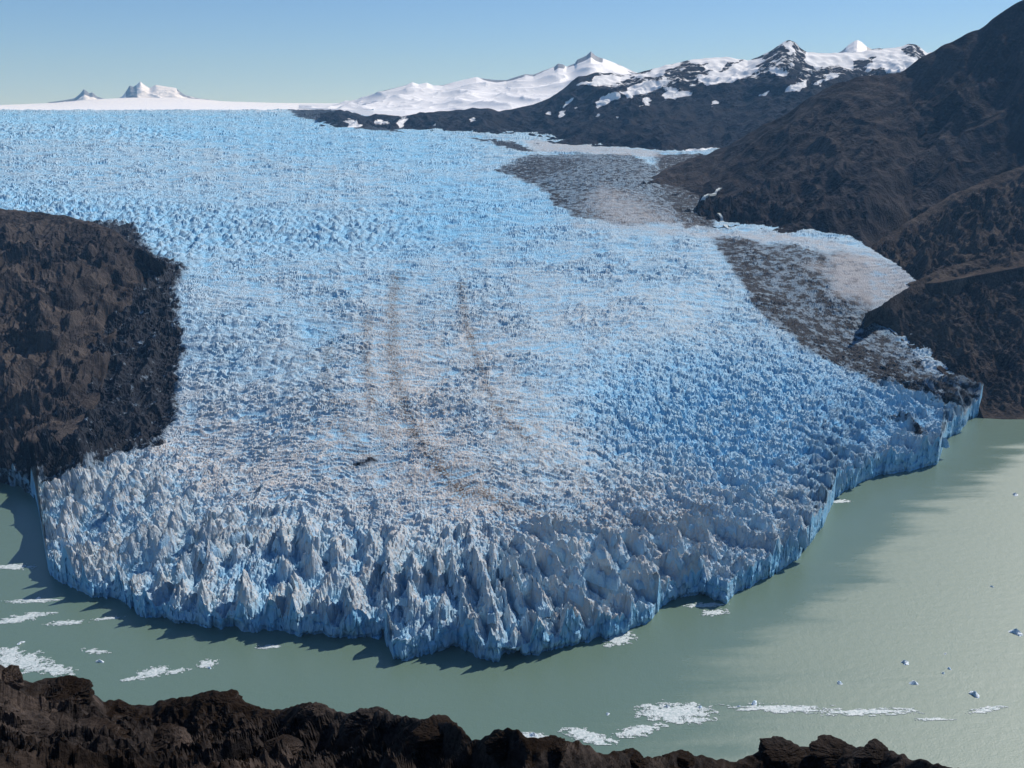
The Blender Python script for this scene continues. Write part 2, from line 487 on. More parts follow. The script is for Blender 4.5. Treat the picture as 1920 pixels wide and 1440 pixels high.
    cy = 1100.0 * np.log(np.maximum(arcd, -500) + 900.0 + 0.8 * wy + 22.0 * fbm(X / 110, Y / 90, 3))
    t1 = ridged(cx / 27.0 + 0.4 * fbm(X / 70, Y / 70, 2), cy / 9.0, 2)
    t2 = ridged(cx / 15.0 + 7.7, cy / 6.0, 2)
    swell = 0.5 + 0.8 * sstep(-0.3, 0.4, fbm(X / 130.0, Y / 190.0, 3))
    ht = (3.1 * t1 + 2.5 * t2) * swell * far ** 0.55
    og = ridged(cx / 170.0 + 3.0, cy / 40.0, 2)                       # long arched pressure bands
    ht = ht + 3.4 * og * far ** 0.6
    h += tr * (ht - 3.0)
    rel = rel * (1 - 0.75 * tr) + 0.75 * tr * np.clip(0.02 + 0.75 * t1 + 0.45 * t2 + 0.25 * og, 0, 1)
    h += 0.8 * noise(X / 2.6, Y / 3.1) * sstep(1500, 1000, Y)
    h += sstep(45, 0, df) * (7 * noise(s / 11.0, df / 14.0) + 4 * noise(s / 5.0 + 9, df / 6.0))
    # --- debris, dust and blue ice
    debris = np.zeros_like(X)
    def stain(a, pts, soft, val):
        np.maximum(a, area(pts, soft) * val, out=a)
    stain(debris, [(1330, 445), (1400, 450), (1430, 520), (1520, 590), (1640, 660), (1780, 725), (1840, 760), (1800, 775), (1640, 715), (1500, 650), (1420, 580), (1375, 520)], 0.006, 0.57)
    stain(debris, [(1380, 445), (1620, 480), (1650, 590), (1740, 680), (1845, 760), (1760, 760), (1560, 660), (1420, 560)], 0.008, 0.48)
    stain(debris, [(930, 322), (985, 292), (1180, 288), (1240, 320), (1250, 370), (1300, 420), (1180, 425), (1090, 415), (1040, 380), (1000, 350)], 0.006, 0.46)
    stain(debris, [(930, 322), (990, 296), (1100, 296), (1080, 318), (1010, 335), (1060, 375), (1130, 418), (1090, 415), (1035, 380), (1000, 345)], 0.005, 0.56)
    stain(debris, [(870, 258), (960, 268), (1010, 287), (960, 282), (910, 266)], 0.003, 0.66)
    stain(debris, [(525, 207), (600, 207), (700, 226), (770, 240), (740, 250), (640, 240), (560, 222)], 0.004, 0.66)
    stain(debris, [(250, 420), (290, 480), (350, 500), (330, 540), (345, 660), (330, 690), (335, 760), (300, 830), (200, 875), (90, 905), (-100, 905), (-100, 400)], 0.010, 0.72)
    stain(debris, [(1225, 290), (1340, 290), (1340, 432), (1285, 428), (1240, 375)], 0.006, 0.60)
    mmap = debris.copy()
    stain(debris, [(655, 870), (700, 858), (708, 864), (680, 875)], 0.003, 0.75)
    stain(debris, [(1640, 770), (1680, 780), (1735, 800), (1760, 830), (1700, 800)], 0.006, 0.58)
    pale = np.zeros_like(X)
    stain(pale, [(1560, 478), (1640, 474), (1745, 535), (1670, 580), (1560, 545)], 0.010, 0.9)
    stain(pale, [(1080, 425), (1150, 425), (1300, 432), (1480, 440), (1610, 470), (1590, 475), (1450, 452), (1300, 442)], 0.008, 0.9)
    stain(pale, [(1520, 500), (1620, 500), (1700, 535), (1640, 560), (1560, 530)], 0.012, 0.8)
    stain(pale, [(980, 262), (1240, 285), (1240, 296), (1000, 284)], 0.006, 0.8)
    stain(pale, [(1130, 350), (1250, 400), (1290, 430), (1150, 430), (1100, 390)], 0.02, 0.6)
    h *= 1 - 0.25 * sstep(0.3, 0.6, debris) * sstep(30, 120, df) * sstep(-0.2, 0.0, u)
    h *= 1 - 0.7 * pale
    h += sstep(0.4, 0.7, debris) * sstep(-0.2, -0.3, u) * 20 * (ridged(X / 70, Y / 90, 5, 0.55) - 0.3) * sstep(10, 60, df)
    z = zm + h + 5 * fbm(X / 200, Y / 260, 3)
    flow = fbm(u * 30.0 + 0.8 * fbm(X / 200, Y / 300, 3), df / 700.0, 4, 0.6)      # long bands carried down by the flow
    dirt = 0.50 + 0.18 * flow + 0.35 * fbm(X / 120, Y / 160, 3)
    silt = np.zeros_like(X)
    for pts, wd, val in (([(742, 520), (738, 600), (735, 660), (745, 720), (765, 790), (800, 850), (860, 912), (960, 945)], 0.013, 1.0),
                         ([(960, 945), (1080, 975), (1200, 985), (1330, 965)], 0.012, 0.45),
                         ([(865, 540), (872, 600), (890, 660), (912, 720), (930, 770), (990, 830)], 0.008, 0.95),
                         ([(690, 600), (686, 680), (700, 760), (720, 800)], 0.010, 0.8),
                         ([(620, 640), (610, 720), (640, 800), (690, 860)], 0.010, 0.6),
                         ([(960, 760), (940, 820), (900, 880)], 0.006, 0.5)):
        d_, s_ = near_line(u + 0.25 * (wu - u), w + 0.25 * (ww - w), chart(pts))
        silt = np.maximum(silt, 1.1 * val * sstep(wd, 0.0, d_ + 0.004 * fbm(X / 40, Y / 40, 3)))
    silt *= 0.5 + 0.5 * sstep(-0.2, 0.25, fbm(cx / 26.0 + 9, cy / 9.0, 3))
    gritty = area([(560, 540), (960, 540), (1010, 760), (1180, 900), (1300, 980), (1000, 985), (700, 940), (520, 820)], 0.05)
    silt = np.maximum(silt, 0.55 * gritty * sstep(-0.05, 0.35, fbm(cx / 22.0, cy / 9.0, 4, 0.6)))
    silt = np.maximum(silt, 0.30 * sstep(0.1, 0.45, fbm(cx / 26.0 + 40, cy / 10.0, 4, 0.6)) * (1 - 0.8 * area([(1000, 700), (1250, 650), (1500, 660), (1760, 740), (1770, 870), (1560, 920), (1400, 930), (1150, 850)], 0.04)))
    band = np.zeros_like(X)
    stain(band, [(700, 560), (760, 560), (790, 680), (850, 800), (900, 900), (1150, 970), (1330, 960), (1340, 1000), (1150, 1000), (880, 960), (760, 880), (690, 760)], 0.03, 1.0)
    stain(band, [(850, 560), (880, 560), (920, 720), (900, 740)], 0.01, 0.6)
    stain(band, [(230, 860), (600, 780), (760, 880), (560, 900), (350, 900)], 0.03, 0.5)
    dirt = (dirt + 0.40 * band + 0.30 * sstep(2000, 1300, Y) + 0.35 * sstep(260, 120, df)) * (0.5 + 0.5 * sstep(2600, 1500, Y))
    cold = np.zeros_like(X)
    stain(cold, [(1000, 700), (1250, 650), (1500, 660), (1760, 740), (1770, 870), (1560, 920), (1400, 930), (1150, 850)], 0.04, 1.0)
    stain(cold, [(760, 330), (960, 330), (1060, 400), (1000, 460), (760, 470)], 0.05, 0.8)
    stain(cold, [(-200, 212), (700, 215), (900, 270), (900, 330), (560, 300), (200, 240), (-200, 232)], 0.03, 0.65)
    stain(cold, [(560, 600), (640, 590), (640, 640), (560, 650)], 0.02, 0.8)
    dirt = np.clip(dirt * (1 - 0.8 * cold) * (1 - 0.8 * sstep(0.2, 0.5, debris)), 0, 1.2) * sstep(0.15, 0.6, rel)
    dirt *= 1 - 0.8 * np.clip(fa, 0, 1)
    blue = np.clip(0.85 - 0.95 * rel + 0.35 * cold + 0.24 * sstep(1400, 2400, Y) + 0.20 * fbm(X / 60, Y / 60, 3), 0, 1)
    # --- cut away ice that lies under the rock walls
    lefthill = inside(u, w, chart([(-400, 440), (0, 440), (150, 450), (230, 490), (235, 540), (195, 640), (165, 740), (130, 790), (90, 820), (40, 850), (-400, 870)]))
    rightwall = inside(u, w, chart([(1310, 300), (1300, 350), (1310, 390), (1345, 418), (1480, 432), (1590, 447), (1635, 475), (1715, 535), (1650, 578), (1700, 628), (1760, 680), (1800, 716), (1838, 752), (1900, 760), (2300, 760), (2300, 270), (1300, 290)]))
    global SERAC_SPOTS
    zone = np.nonzero(((front > 0.35) | ((right > 0.5) & (df < 90))) & (df > 14) & (df < 190) & (u > -0.44) & (debris < 0.3) & (rel > 0.45))
    order = np.argsort(-(h[zone] + 6 * rng.random(len(zone[0])) - 0.05 * df[zone]))
    taken = np.zeros((0, 2)); SERAC_SPOTS = []
    for o in order[:60000:3]:
        i, j = zone[0][o], zone[1][o]
        p = np.array([X[i, j], Y[i, j]])
        if len(taken) and np.min(np.hypot(*(taken - p).T)) < 13.5: continue
        taken = np.vstack([taken, p])
        q = FLINE[np.argmin(np.hypot(*(FLINE - p).T))]
        SERAC_SPOTS.append((p[0], p[1], z[i, j], p[0] - q[0], p[1] - q[1]))
        if len(SERAC_SPOTS) >= 260: break
    # calving cliff: rows from below the waterline to the rim
    NC = 34
    tz = np.linspace(0, 1, NC)[:, None]
    rim = np.maximum(z[0], 14)
    z[0] = rim
    zc = -6 + tz * (rim[None, :] + 6)
    A = np.broadcast_to(arc[None, :], zc.shape)
    lean = 3.0 * (1 - tz)                                    # foot stands a little forward
    flute = 4.2 * ridged(A / 13.0, zc / 60.0, 4) + 1.6 * noise(A / 3.0, zc / 9.0) + 3.0 * noise(A / 15.0, zc / 14.0) + 0.8 * noise(A / 1.5, zc / 4.0)
    k1, k2, kid = worley(A / 8.5 + 0.35 * noise(A / 20, zc / 20), zc / 15.0)
    crack = 1 - sstep(0.0, 0.16, k2 - k1)
    flute = flute + 3.0 * kid - 1.8 * crack
    notch = 6.0 * sstep(7, 1, zc) * (0.4 + 0.6 * sstep(-0.2, 0.5, noise(A / 60.0, A * 0 + 1.7)))  # melt notch at the waterline
    cave = 12 * sstep(0.35, 0.6, noise(A / 42.0, A * 0 + 5.1)) * sstep(16, 4, zc)
    edge = sstep(1.0, 0.75, tz)
    yc_ = yf[None, :] - lean - (flute - 2) * edge + notch + cave
    Pc = np.stack([U[None, :] * yc_, yc_, zc], -1)[:-1]
    Ps = np.stack([X, Y, z], -1)
    P = np.concatenate([Pc, Ps], 0)
    def cat(a, b): return np.concatenate([np.broadcast_to(a, (NC - 1, len(U))), b], 0)
    cb = np.clip(0.72 + 0.6 * fbm(A / 25.0, zc / 25.0, 3)[:-1] + 0.4 * crack[:-1], 0, 1)
    attrs = {'blue': cat(cb, blue), 'dirt': cat(0.15, dirt), 'debris': cat(np.maximum(debris[0][None, :] - 0.15, 0), debris), 'pale': cat(0.0, pale), 'silt': cat(0.0, silt)}
    bad = (lefthill > 0.01) | (rightwall > 0.002)
    bad = np.concatenate([np.zeros((NC - 1, len(U)), bool), bad], 0)
    keep = ~(bad[:-1, :-1] & bad[1:, 1:] & bad[:-1, 1:] & bad[1:, :-1])
    dq = np.concatenate([np.zeros((NC - 1, len(U))), mmap], 0)[:-1, :-1]
    uq = np.concatenate([np.zeros((NC - 1, len(U))), u], 0)[:-1, :-1]; yq = P[:-1, :-1, 1]
    cliff = np.zeros(keep.shape, bool); cliff[:NC - 1] = True
    mor = (dq > 0.45) & ~cliff
    root = put('glacier', None, None, 'broad crevassed blue-white glacier tongue calving into the green lake', 'glacier')
    root.location = (0, 1000, 0)
    def piece(name, mask, label=None):
        o = put(name, grid_mesh(name, P, keep & mask, attrs), M_ICE, label)
        o.parent = root; o.location = (0, -1000, 0)
    piece('ice_surface', ~cliff & ~(mor & ((uq >= -0.2) | (yq < 2150))))
    piece('ice_cliff', cliff, 'shaded blue calving cliff at the waterline')
    piece('lateral_moraine', mor & (uq < -0.2) & (yq < 2150), 'dark rubble-covered ice against the left hill')
    piece('lateral_moraine', mor & (uq >= -0.2) & (yq < 2650), 'dark grey rubble band along the right margin')
    piece('lateral_moraine', mor & (uq >= -0.2) & (yq >= 2650), 'grey rubble on the side glacier at upper right')
    return root
GLACIER = build_glacier()
build_lake()

# ------------------------------------------------------------------ mountains
def line3(pts):
    """surveyed points (px, py, distance) -> sorted bearing, distance, height"""
    p = np.array(pts, float)
    u, s = slope_of(p[:, 0], p[:, 1])
    o = np.argsort(u)
    return u[o], p[o, 2], (EYE + s * p[:, 2])[o]

def slope_sheet(name, crest, base, nu, nt, prof=1.0, back=0.35, backdrop=0.6, foot=0.12, relief=None, umin=None, umax=None, soften=True, footlen=90.0):
    """mountain flank between a base line and a crest line, with its far side; returns P, t and mask arrays"""
    cu, cy, cz = line3(crest); bu, by, bz = line3(base)
    umin = max(cu[0], bu[0]) if umin is None else umin; umax = min(cu[-1], bu[-1]) if umax is None else umax
    U = np.linspace(umin, umax, nu)
    t = np.concatenate([np.linspace(-foot, 0, max(4, nt // 14))[:-1], np.linspace(0, 1, nt), np.linspace(1, 1 + back, max(6, nt // 8))[1:]])
    Yc, Yb, Zb = np.interp(U, cu, cy), np.interp(U, bu, by), np.interp(U, bu, bz)
    Cs = np.interp(U, cu, (cz - EYE) / cy)
    Tt = t[:, None]; tc = np.clip(Tt, 0, 1)
    def smooth(a, sg):
        r = int(3 * sg); k = np.exp(-0.5 * (np.arange(-r, r + 1) / sg) ** 2); k /= k.sum()
        p = np.concatenate([2 * a[0] - a[1:r + 1][::-1], a, 2 * a[-1] - a[-r - 1:-1][::-1]])
        return np.convolve(p, k, 'valid')
    Yc = smooth(Yc, nu * 0.03)
    Zc = EYE + Cs * Yc
    if soften:
        s1, s2 = smooth(Zc, nu * 0.012), smooth(Zc, nu * 0.05)
        s1, s2 = np.minimum(s1, Zc + 1e3), s2
        Zc = s2 + (s1 - s2) * sstep(0.35, 0.85, Tt) + (Zc - s1) * sstep(0.82, 0.99, Tt)
    Y = Yb + (Yc - Yb) * Tt
    Y = np.where(Tt > 1, Yc + (Tt - 1) * np.maximum(Yc - Yb, 400) * 1.0, Y)
    Y = np.where(Tt < 0, Yb + Tt * footlen, Y)
    Z = Zb + (Zc - Zb) * tc ** prof
    Z = Z - np.clip(Tt - 1, 0, None) * backdrop * np.maximum(Yc - Yb, 400)
    Z = Z - np.clip(-Tt, 0, None) * 500
    X = U[None, :] * Y
    T2 = np.broadcast_to(Tt, X.shape)
    if relief is not None:
        Z = Z + relief(X, Y, Z, T2)
    return np.stack([X, Y, Z], -1), T2

def snow_from(polys, P, soft=0.0022, warp=0.0075, ws=110.0):
    """snow fields: surveyed outlines on a flank, in bearing/slope angles, ragged by noise"""
    X, Y, Z = P[..., 0], P[..., 1], P[..., 2]
    u = X / Y + warp * fbm(X / ws, Z / ws * 2, 4); e = (Z - EYE) / Y + warp * 0.6 * fbm(X / ws + 30, Z / ws * 2 + 9, 4)
    a = np.zeros_like(X)
    for poly in polys:
        pu, ps = slope_of([p[0] for p in poly], [p[1] for p in poly])
        a = np.maximum(a, sstep(-soft, soft, inside(u, e, np.stack([pu, ps], 1))))
    return a

def crag(X, Y, Z, S, k=0.0, beds=0.11):
    """broken bedrock: ridges, tilted slabs and rubble at scale S, about -0.6..1"""
    w = 0.35 * S * fbm(X / S + k, Y / S, 3)
    a = 0.55 * X + 0.83 * Y + w + 0.3 * Z; c = 0.83 * X - 0.55 * Y - w + 0.6 * Z
    r = ridged(a / S + k, c / (0.6 * S), 6, 0.58) - 0.3
    f = c / (0.42 * S) + 0.9 * fbm(a / S + 5, c / S, 3)
    f = f - np.floor(f)
    saw = np.minimum(f / 0.78, (1 - f) / 0.22) - 0.5
    g = c / (0.13 * S) + 0.3 * a / S + 0.8 * fbm(a / (0.4 * S), c / (0.4 * S), 3)
    g = g - np.floor(g)
    saw2 = np.minimum(g / 0.75, (1 - g) / 0.25) - 0.5
    return r + 0.34 * saw + beds * saw2 + 0.22 * fbm(a / (0.14 * S), c / (0.14 * S), 3, 0.65)

# far snow plateau
P, t = slope_sheet('snowfield', [(-500, 198, 20000), (-100, 197, 20000), (0, 197, 20000), (100, 193, 20000), (180, 186, 20000), (250, 183, 20000), (350, 184, 20000), (420, 190, 20000),
                                (520, 193, 20000), (640, 194, 20000), (800, 197, 20000), (1300, 205, 20000)],
                   [(-500, 209, 9800), (600, 209, 9800), (700, 225, 8200), (1300, 235, 8200)], 200, 60, 1.0, 0.5, 0.05,
                   relief=lambda X, Y, Z, t: 5 * fbm(X / 900, Y / 900, 3) * sstep(1.0, 0.8, t))
put('snowfield', grid_mesh('snowfield', P, attrs={'rock': np.zeros(t.shape)}, smooth=True), M_SNOW,
    'flat bright white snowfield along the horizon on the left', 'snowfield', 'structure')

def peak(name, crest, base, label, rockfn, nu=120, nt=50, amp=60, sc=500, prof=1.0, kind='structure'):
    P, t = slope_sheet(name, crest, base, nu, nt, prof, footlen=4000.0, relief=lambda X, Y, Z, t: amp * (ridged(X / sc, (Y + Z) / sc, 4) - 0.4) * sstep(1.02, 0.75, t) * sstep(0, 0.2, t))
    return put(name, grid_mesh(name, P, attrs={'rock': rockfn(P, t)}), M_SNOW, label, 'mountain', kind)

peak('mountain', [(90, 192, 24000), (120, 188, 24000), (140, 184, 24000), (150, 176, 24000), (157, 167, 24000), (163, 171, 24000), (167, 175, 24000), (173, 173, 24000), (182, 181, 24000), (195, 185, 24000), (215, 188, 24000)],
     [(90, 200, 22500), (215, 200, 22500)], 'small dark twin-tipped peak at the far left of the snowfield horizon',
     lambda P, t: sstep(0.55, 0.75, t) * 0.75, amp=40)
peak('mountain', [(215, 187, 24000), (230, 180, 24000), (237, 170, 24000), (243, 160, 24000), (250, 163, 24000), (257, 158, 24000), (263, 153, 24000), (270, 159, 24000), (280, 165, 24000), (292, 159, 24000), (310, 162, 24000), (330, 165, 24000), (338, 172, 24000), (346, 178, 24000), (370, 184, 24000), (420, 190, 24000)],
     [(215, 200, 22500), (420, 200, 22500)], 'white mountain with a dark left crag rising from the snowfield horizon',
     lambda P, t: 0.72 * sstep(0.25, 0.5, t) * (np.abs(P[..., 0] / P[..., 1] - slope_of(246, 170)[0]) < 0.006) + 0.6 * sstep(.6, .8, t) * (P[..., 0] / P[..., 1] > slope_of(332, 170)[0]), amp=50)

SN = 12500
peak('mountain_range', [(560, 196, SN), (640, 193, SN), (672, 190, SN), (690, 183, SN), (700, 178, SN), (715, 171, SN), (740, 165, SN), (760, 160, SN), (773, 154, SN), (785, 158, SN), (800, 155, SN), (812, 160, SN), (830, 160, SN), (850, 154, SN),
                    (875, 148, SN), (893, 144, SN), (905, 147, SN), (930, 150, SN), (950, 150, SN), (965, 145, SN), (985, 139, SN), (1000, 140, SN), (1020, 132, SN), (1040, 125, SN), (1046, 119, SN), (1056, 121, SN), (1062, 125, SN), (1078, 119, SN), (1082, 112, SN), (1092, 108, SN),
                    (1100, 104, SN), (1108, 96, SN), (1116, 104, SN), (1124, 108, SN), (1132, 110, SN), (1140, 113, SN), (1165, 123, SN), (1190, 135, SN), (1220, 142, SN), (1300, 150, SN)],
     [(560, 201, 12000), (640, 205, 9800), (700, 208, 8900), (760, 208, 8600), (1000, 215, 8600), (1300, 225, 8600)],
     'long white snow range rising to a sharp blue-grey pinnacle, centre horizon',
     lambda P, t: 0.75 * sstep(0.90, 0.96, t) * (np.abs(P[..., 0] / P[..., 1] - slope_of(1105, 105)[0]) < 0.013)
     + 0.75 * sstep(0.9, 0.94, t) * (np.abs(P[..., 0] / P[..., 1] - slope_of(1048, 122)[0]) < 0.005)
     + 0.36 * sstep(0.9, 0.98, t) + 0.22 * sstep(0.15, 0.4, ridged(P[..., 0] / 1500, P[..., 1] / 2500, 3)) * sstep(.2, .5, t), nu=420, nt=110, amp=110, sc=1400, prof=1.25)

peak('mountain', [(1560, 104, 14000), (1578, 96, 14000), (1590, 85, 14000), (1602, 77, 14000), (1608, 75, 14000), (1616, 79, 14000), (1626, 88, 14000), (1634, 92, 14000), (1650, 90, 14000), (1665, 96, 14000)],
     [(1560, 150, 12500), (1665, 150, 12500)], 'white pyramid peak with dark edges behind the snow-patched ridge',
     lambda P, t: 0.62 * sstep(0.007, 0.011, np.abs(P[..., 0] / P[..., 1] - slope_of(1606, 90)[0])) * sstep(.5, .7, t), amp=40)

# dark snow-patched mountains beyond the tributary
M4C = [(600, 214, 8200), (640, 210, 8000), (665, 214, 8000), (690, 218, 7900), (705, 214, 7800), (735, 216, 7600), (752, 218, 7500), (765, 216, 7400), (790, 212, 7300), (830, 208, 7200), (860, 206, 7200), (885, 203, 7200), (915, 203, 7200), (935, 208, 7200), (960, 205, 7200),
       (980, 200, 7200), (1000, 196, 7200), (1030, 184, 7200), (1055, 168, 7200), (1070, 153, 7200), (1085, 144, 7200), (1120, 136, 7200), (1150, 137, 7200), (1165, 140, 7200), (1190, 138, 7200), (1220, 130, 7200), (1260, 120, 7200),
       (1295, 112, 7200), (1330, 108, 7200), (1360, 107, 7200), (1380, 110, 7200), (1402, 113, 7200), (1430, 103, 7100), (1450, 92, 7000), (1468, 79, 7000), (1480, 75, 7000), (1490, 79, 7000), (1500, 90, 7000), (1515, 97, 7000), (1540, 99, 7000),
       (1580, 99, 7000), (1620, 96, 7000), (1650, 91, 7000), (1690, 88, 7000), (1702, 83, 7000), (1718, 83, 7000), (1728, 90, 7000), (1738, 100, 7000), (1760, 95, 7000), (1900, 100, 7000)]
M4B = [(600, 236, 6900), (640, 242, 6600), (740, 248, 6200), (900, 262, 5600), (1000, 272, 5300), (1100, 284, 5000), (1240, 302, 4600), (1300, 310, 4600), (1900, 310, 4700)]
SNOW4 = [[(1312, 144), (1357, 137), (1395, 116), (1429, 111), (1404, 139), (1365, 152), (1324, 161), (1312, 150)],
         [(1294, 113), (1324, 108), (1357, 107), (1387, 112), (1361, 114), (1348, 129), (1324, 131), (1339, 116), (1305, 116)],
         [(1197, 142), (1227, 130), (1273, 116), (1257, 127), (1241, 139), (1222, 141)],
         [(1200, 165), (1222, 161), (1241, 146), (1245, 154), (1222, 169), (1200, 176)],
         [(1245, 182), (1256, 169), (1296, 174), (1275, 180)],
         [(1511, 116), (1519, 98), (1552, 100), (1590, 101), (1597, 116), (1590, 129), (1556, 116), (1541, 129)],
         [(1627, 131), (1642, 109), (1660, 90), (1695, 87), (1687, 103), (1717, 109), (1725, 116), (1699, 131), (1665, 137), (1661, 124), (1635, 131)],
         [(1590, 100), (1660, 91), (1650, 103), (1600, 110)],
         [(1730, 92), (1760, 95), (1745, 110)],
         [(1474, 172), (1481, 159), (1511, 152), (1511, 163), (1492, 172)],
         [(1470, 84), (1479, 81), (1483, 101), (1474, 90)],
         [(1422, 178), (1440, 172), (1436, 178)], [(1333, 195), (1345, 188), (1341, 196)],
         [(1440, 127), (1450, 127), (1477, 141), (1470, 144)], [(1524, 158), (1560, 140), (1566, 140), (1532, 160)],
         [(1083, 158), (1113, 147), (1180, 143), (1150, 153), (1113, 160)], [(1113, 203), (1123, 185), (1160, 175), (1160, 183), (1133, 200)],
         [(1167, 173), (1187, 163), (1243, 147), (1237, 163), (1173, 185)], [(1203, 200), (1210, 187), (1223, 190), (1213, 196)],
         [(1037, 220), (1047, 208), (1063, 205), (1047, 220)], [(1113, 223), (1120, 212), (1127, 216)], [(1016, 212), (1030, 210), (1032, 218), (1020, 216)],
         [(1148, 222), (1162, 216), (1160, 222)], [(1052, 200), (1068, 188), (1062, 200)], [(1075, 202), (1082, 198), (1080, 204)],
         [(640, 224), (665, 222), (672, 231), (690, 236), (660, 238)], [(705, 226), (730, 226), (722, 234), (700, 236)], [(750, 221), (764, 220), (752, 240), (742, 240)],
         [(810, 236), (818, 230), (816, 238)], [(882, 226), (895, 222), (888, 232)],
         [(1282, 297), (1290, 283), (1320, 277), (1362, 276), (1345, 286), (1300, 298)]]
def rel4(X, Y, Z, t):
    r = ridged(X / 900 + 0.3, (Y + 2 * Z) / 1500, 5, 0.55) - 0.35
    return (130 * r + 30 * (ridged(X / 160, (Y + 2 * Z) / 260, 4) - 0.4)) * sstep(1.0, 0.7, t) * sstep(0.0, 0.15, t) * 0.8 + 12 * noise(X / 60, Y / 90) * sstep(1.1, 0.9, t)
P, t = slope_sheet('mountain', M4C, M4B, 560, 170, 1.15, relief=rel4)
Zr = P[..., 2] - EYE
s4 = 0.9 * snow_from(SNOW4, P) + 0.45 * sstep(0.42, 0.82, t) * sstep(0.02, 0.10, P[..., 0] / P[..., 1])
put('mountain', grid_mesh('mountain', P, attrs={'snow': s4, 'scree': sstep(0.5, 0.15, t) * 0.5}), M_ROCK_FAR,
    'dark hazy ridge streaked with snow patches and a pointed black summit', 'mountain', 'structure')

# great right-hand mountain wall
RC = [(1205, 345, 3450), (1225, 330, 3550), (1245, 318, 3600), (1268, 308, 3650), (1290, 298, 3700), (1330, 287, 3730), (1362, 275, 3750), (1400, 252, 3740), (1425, 238, 3730), (1450, 226, 3720), (1475, 214, 3700), (1500, 195, 3690), (1520, 182, 3680), (1545, 168, 3660), (1560, 160, 3650), (1590, 150, 3640),
      (1620, 143, 3630), (1660, 140, 3610), (1690, 136, 3600), (1710, 122, 3580), (1728, 110, 3560), (1745, 98, 3550), (1765, 86, 3540), (1780, 80, 3530), (1800, 70, 3520), (1812, 62, 3520), (1835, 54, 3510), (1850, 45, 3510),
      (1870, 30, 3500), (1885, 18, 3500), (1905, 8, 3500), (1920, 0, 3500), (1980, -30, 3480), (2100, -90, 3450), (2500, -200, 3400)]
gb = surf([1205, 1245, 1290, 1345, 1450, 1550, 1620], [350, 374, 408, 428, 440, 448, 476])
def rb(px, py, Y): return (px, py, Y)
RB = [(1205, 350, gb[0, 1]), (1245, 374, gb[1, 1]), (1290, 408, gb[2, 1]), (1345, 428, gb[3, 1]), (1450, 440, gb[4, 1]), (1550, 448, gb[5, 1]), (1620, 476, gb[6, 1]), (1700, 470, 2650), (1920, 430, 2750), (2500, 400, 2750)]
def relR(X, Y, Z, t):
    # gullies and scree chutes run down-slope toward the valley on the left
    al = 0.8 * X + 0.6 * Y; ac = 0.8 * Y - 0.6 * X
    low = sstep(0.55, 0.1, t)
    r = 62 * crag(X, Y, Z, 520, 0.7) * (0.45 + 0.55 * sstep(-0.15, 0.3, fbm(X / 700, Y / 700, 2))) - 12 + 22 * (ridged(ac / 70 + 0.6 * fbm(X / 150, Y / 150, 2), al / 600, 3) - 0.4) + 58 * (ridged(ac / 230 + 0.5 * fbm(X / 300, Y / 300, 2), al / 1100 + 0.4, 3) - 0.45)
    kn = 52 * low * crag(X, Y, Z, 230, 3.0) * sstep(0.34, 0.24, X / Y)
    return (r * (0.55 + 0.45 * low) + kn) * sstep(1.0, 0.75, t) * sstep(0.0, 0.10, t) + 7 * noise(X / 40, Y / 60) * sstep(1.15, 0.95, t) * sstep(0, .1, t)
P, t = slope_sheet('mountain', RC, RB, 420, 240, 1.2, relief=relR)
RWALL = P
sc = sstep(0.1, 0.5, fbm(P[..., 0] / 400, P[..., 2] / 300, 3) + 0.25 * sstep(0.6, 0.2, t)) * 0.8
put('mountain', grid_mesh('mountain', P, attrs={'snow': np.zeros(t.shape), 'scree': sc}), M_ROCK,
    'tall dark brown mountain wall climbing out of the top right corner', 'mountain', 'structure')

# middle spur
MC = [(1590, 520, 2300), (1612, 484, 2380), (1640, 456, 2480), (1665, 440, 2540), (1700, 417, 2600), (1740, 392, 2680), (1780, 367, 2740), (1815, 352, 2780), (1850, 337, 2800), (1885, 322, 2820), (1920, 310, 2850), (2100, 240, 2900), (2500, 120, 2900)]
gm = surf([1585, 1620, 1660, 1690], [488, 500, 520, 532])
MB = [(1590, 530, 2200), (1620, 506, gm[1, 1]), (1660, 522, gm[2, 1]), (1690, 534, gm[3, 1]), (1760, 530, 2100), (1920, 500, 2180), (2500, 480, 2180)]
def relM(X, Y, Z, t):
    r = 48 * crag(X, Y, Z, 190, 1.3) - 12
    return r * sstep(1.0, 0.8, t) * sstep(0.0, 0.15, t) + 5 * noise(X / 22, Y / 30) * sstep(1.15, 0.95, t) * sstep(0, .1, t)
P, t = slope_sheet('hillside', MC, MB, 240, 170, 1.1, relief=relM)
put('hillside', grid_mesh('hillside', P, attrs={'snow': np.zeros(t.shape), 'scree': sstep(0.2, 0.5, fbm(P[..., 0] / 120, P[..., 2] / 120, 3)) * 0.6}), M_ROCK_NEAR,
    'brown sunlit rocky spur in the middle of the right-hand slope', 'hill', 'structure')

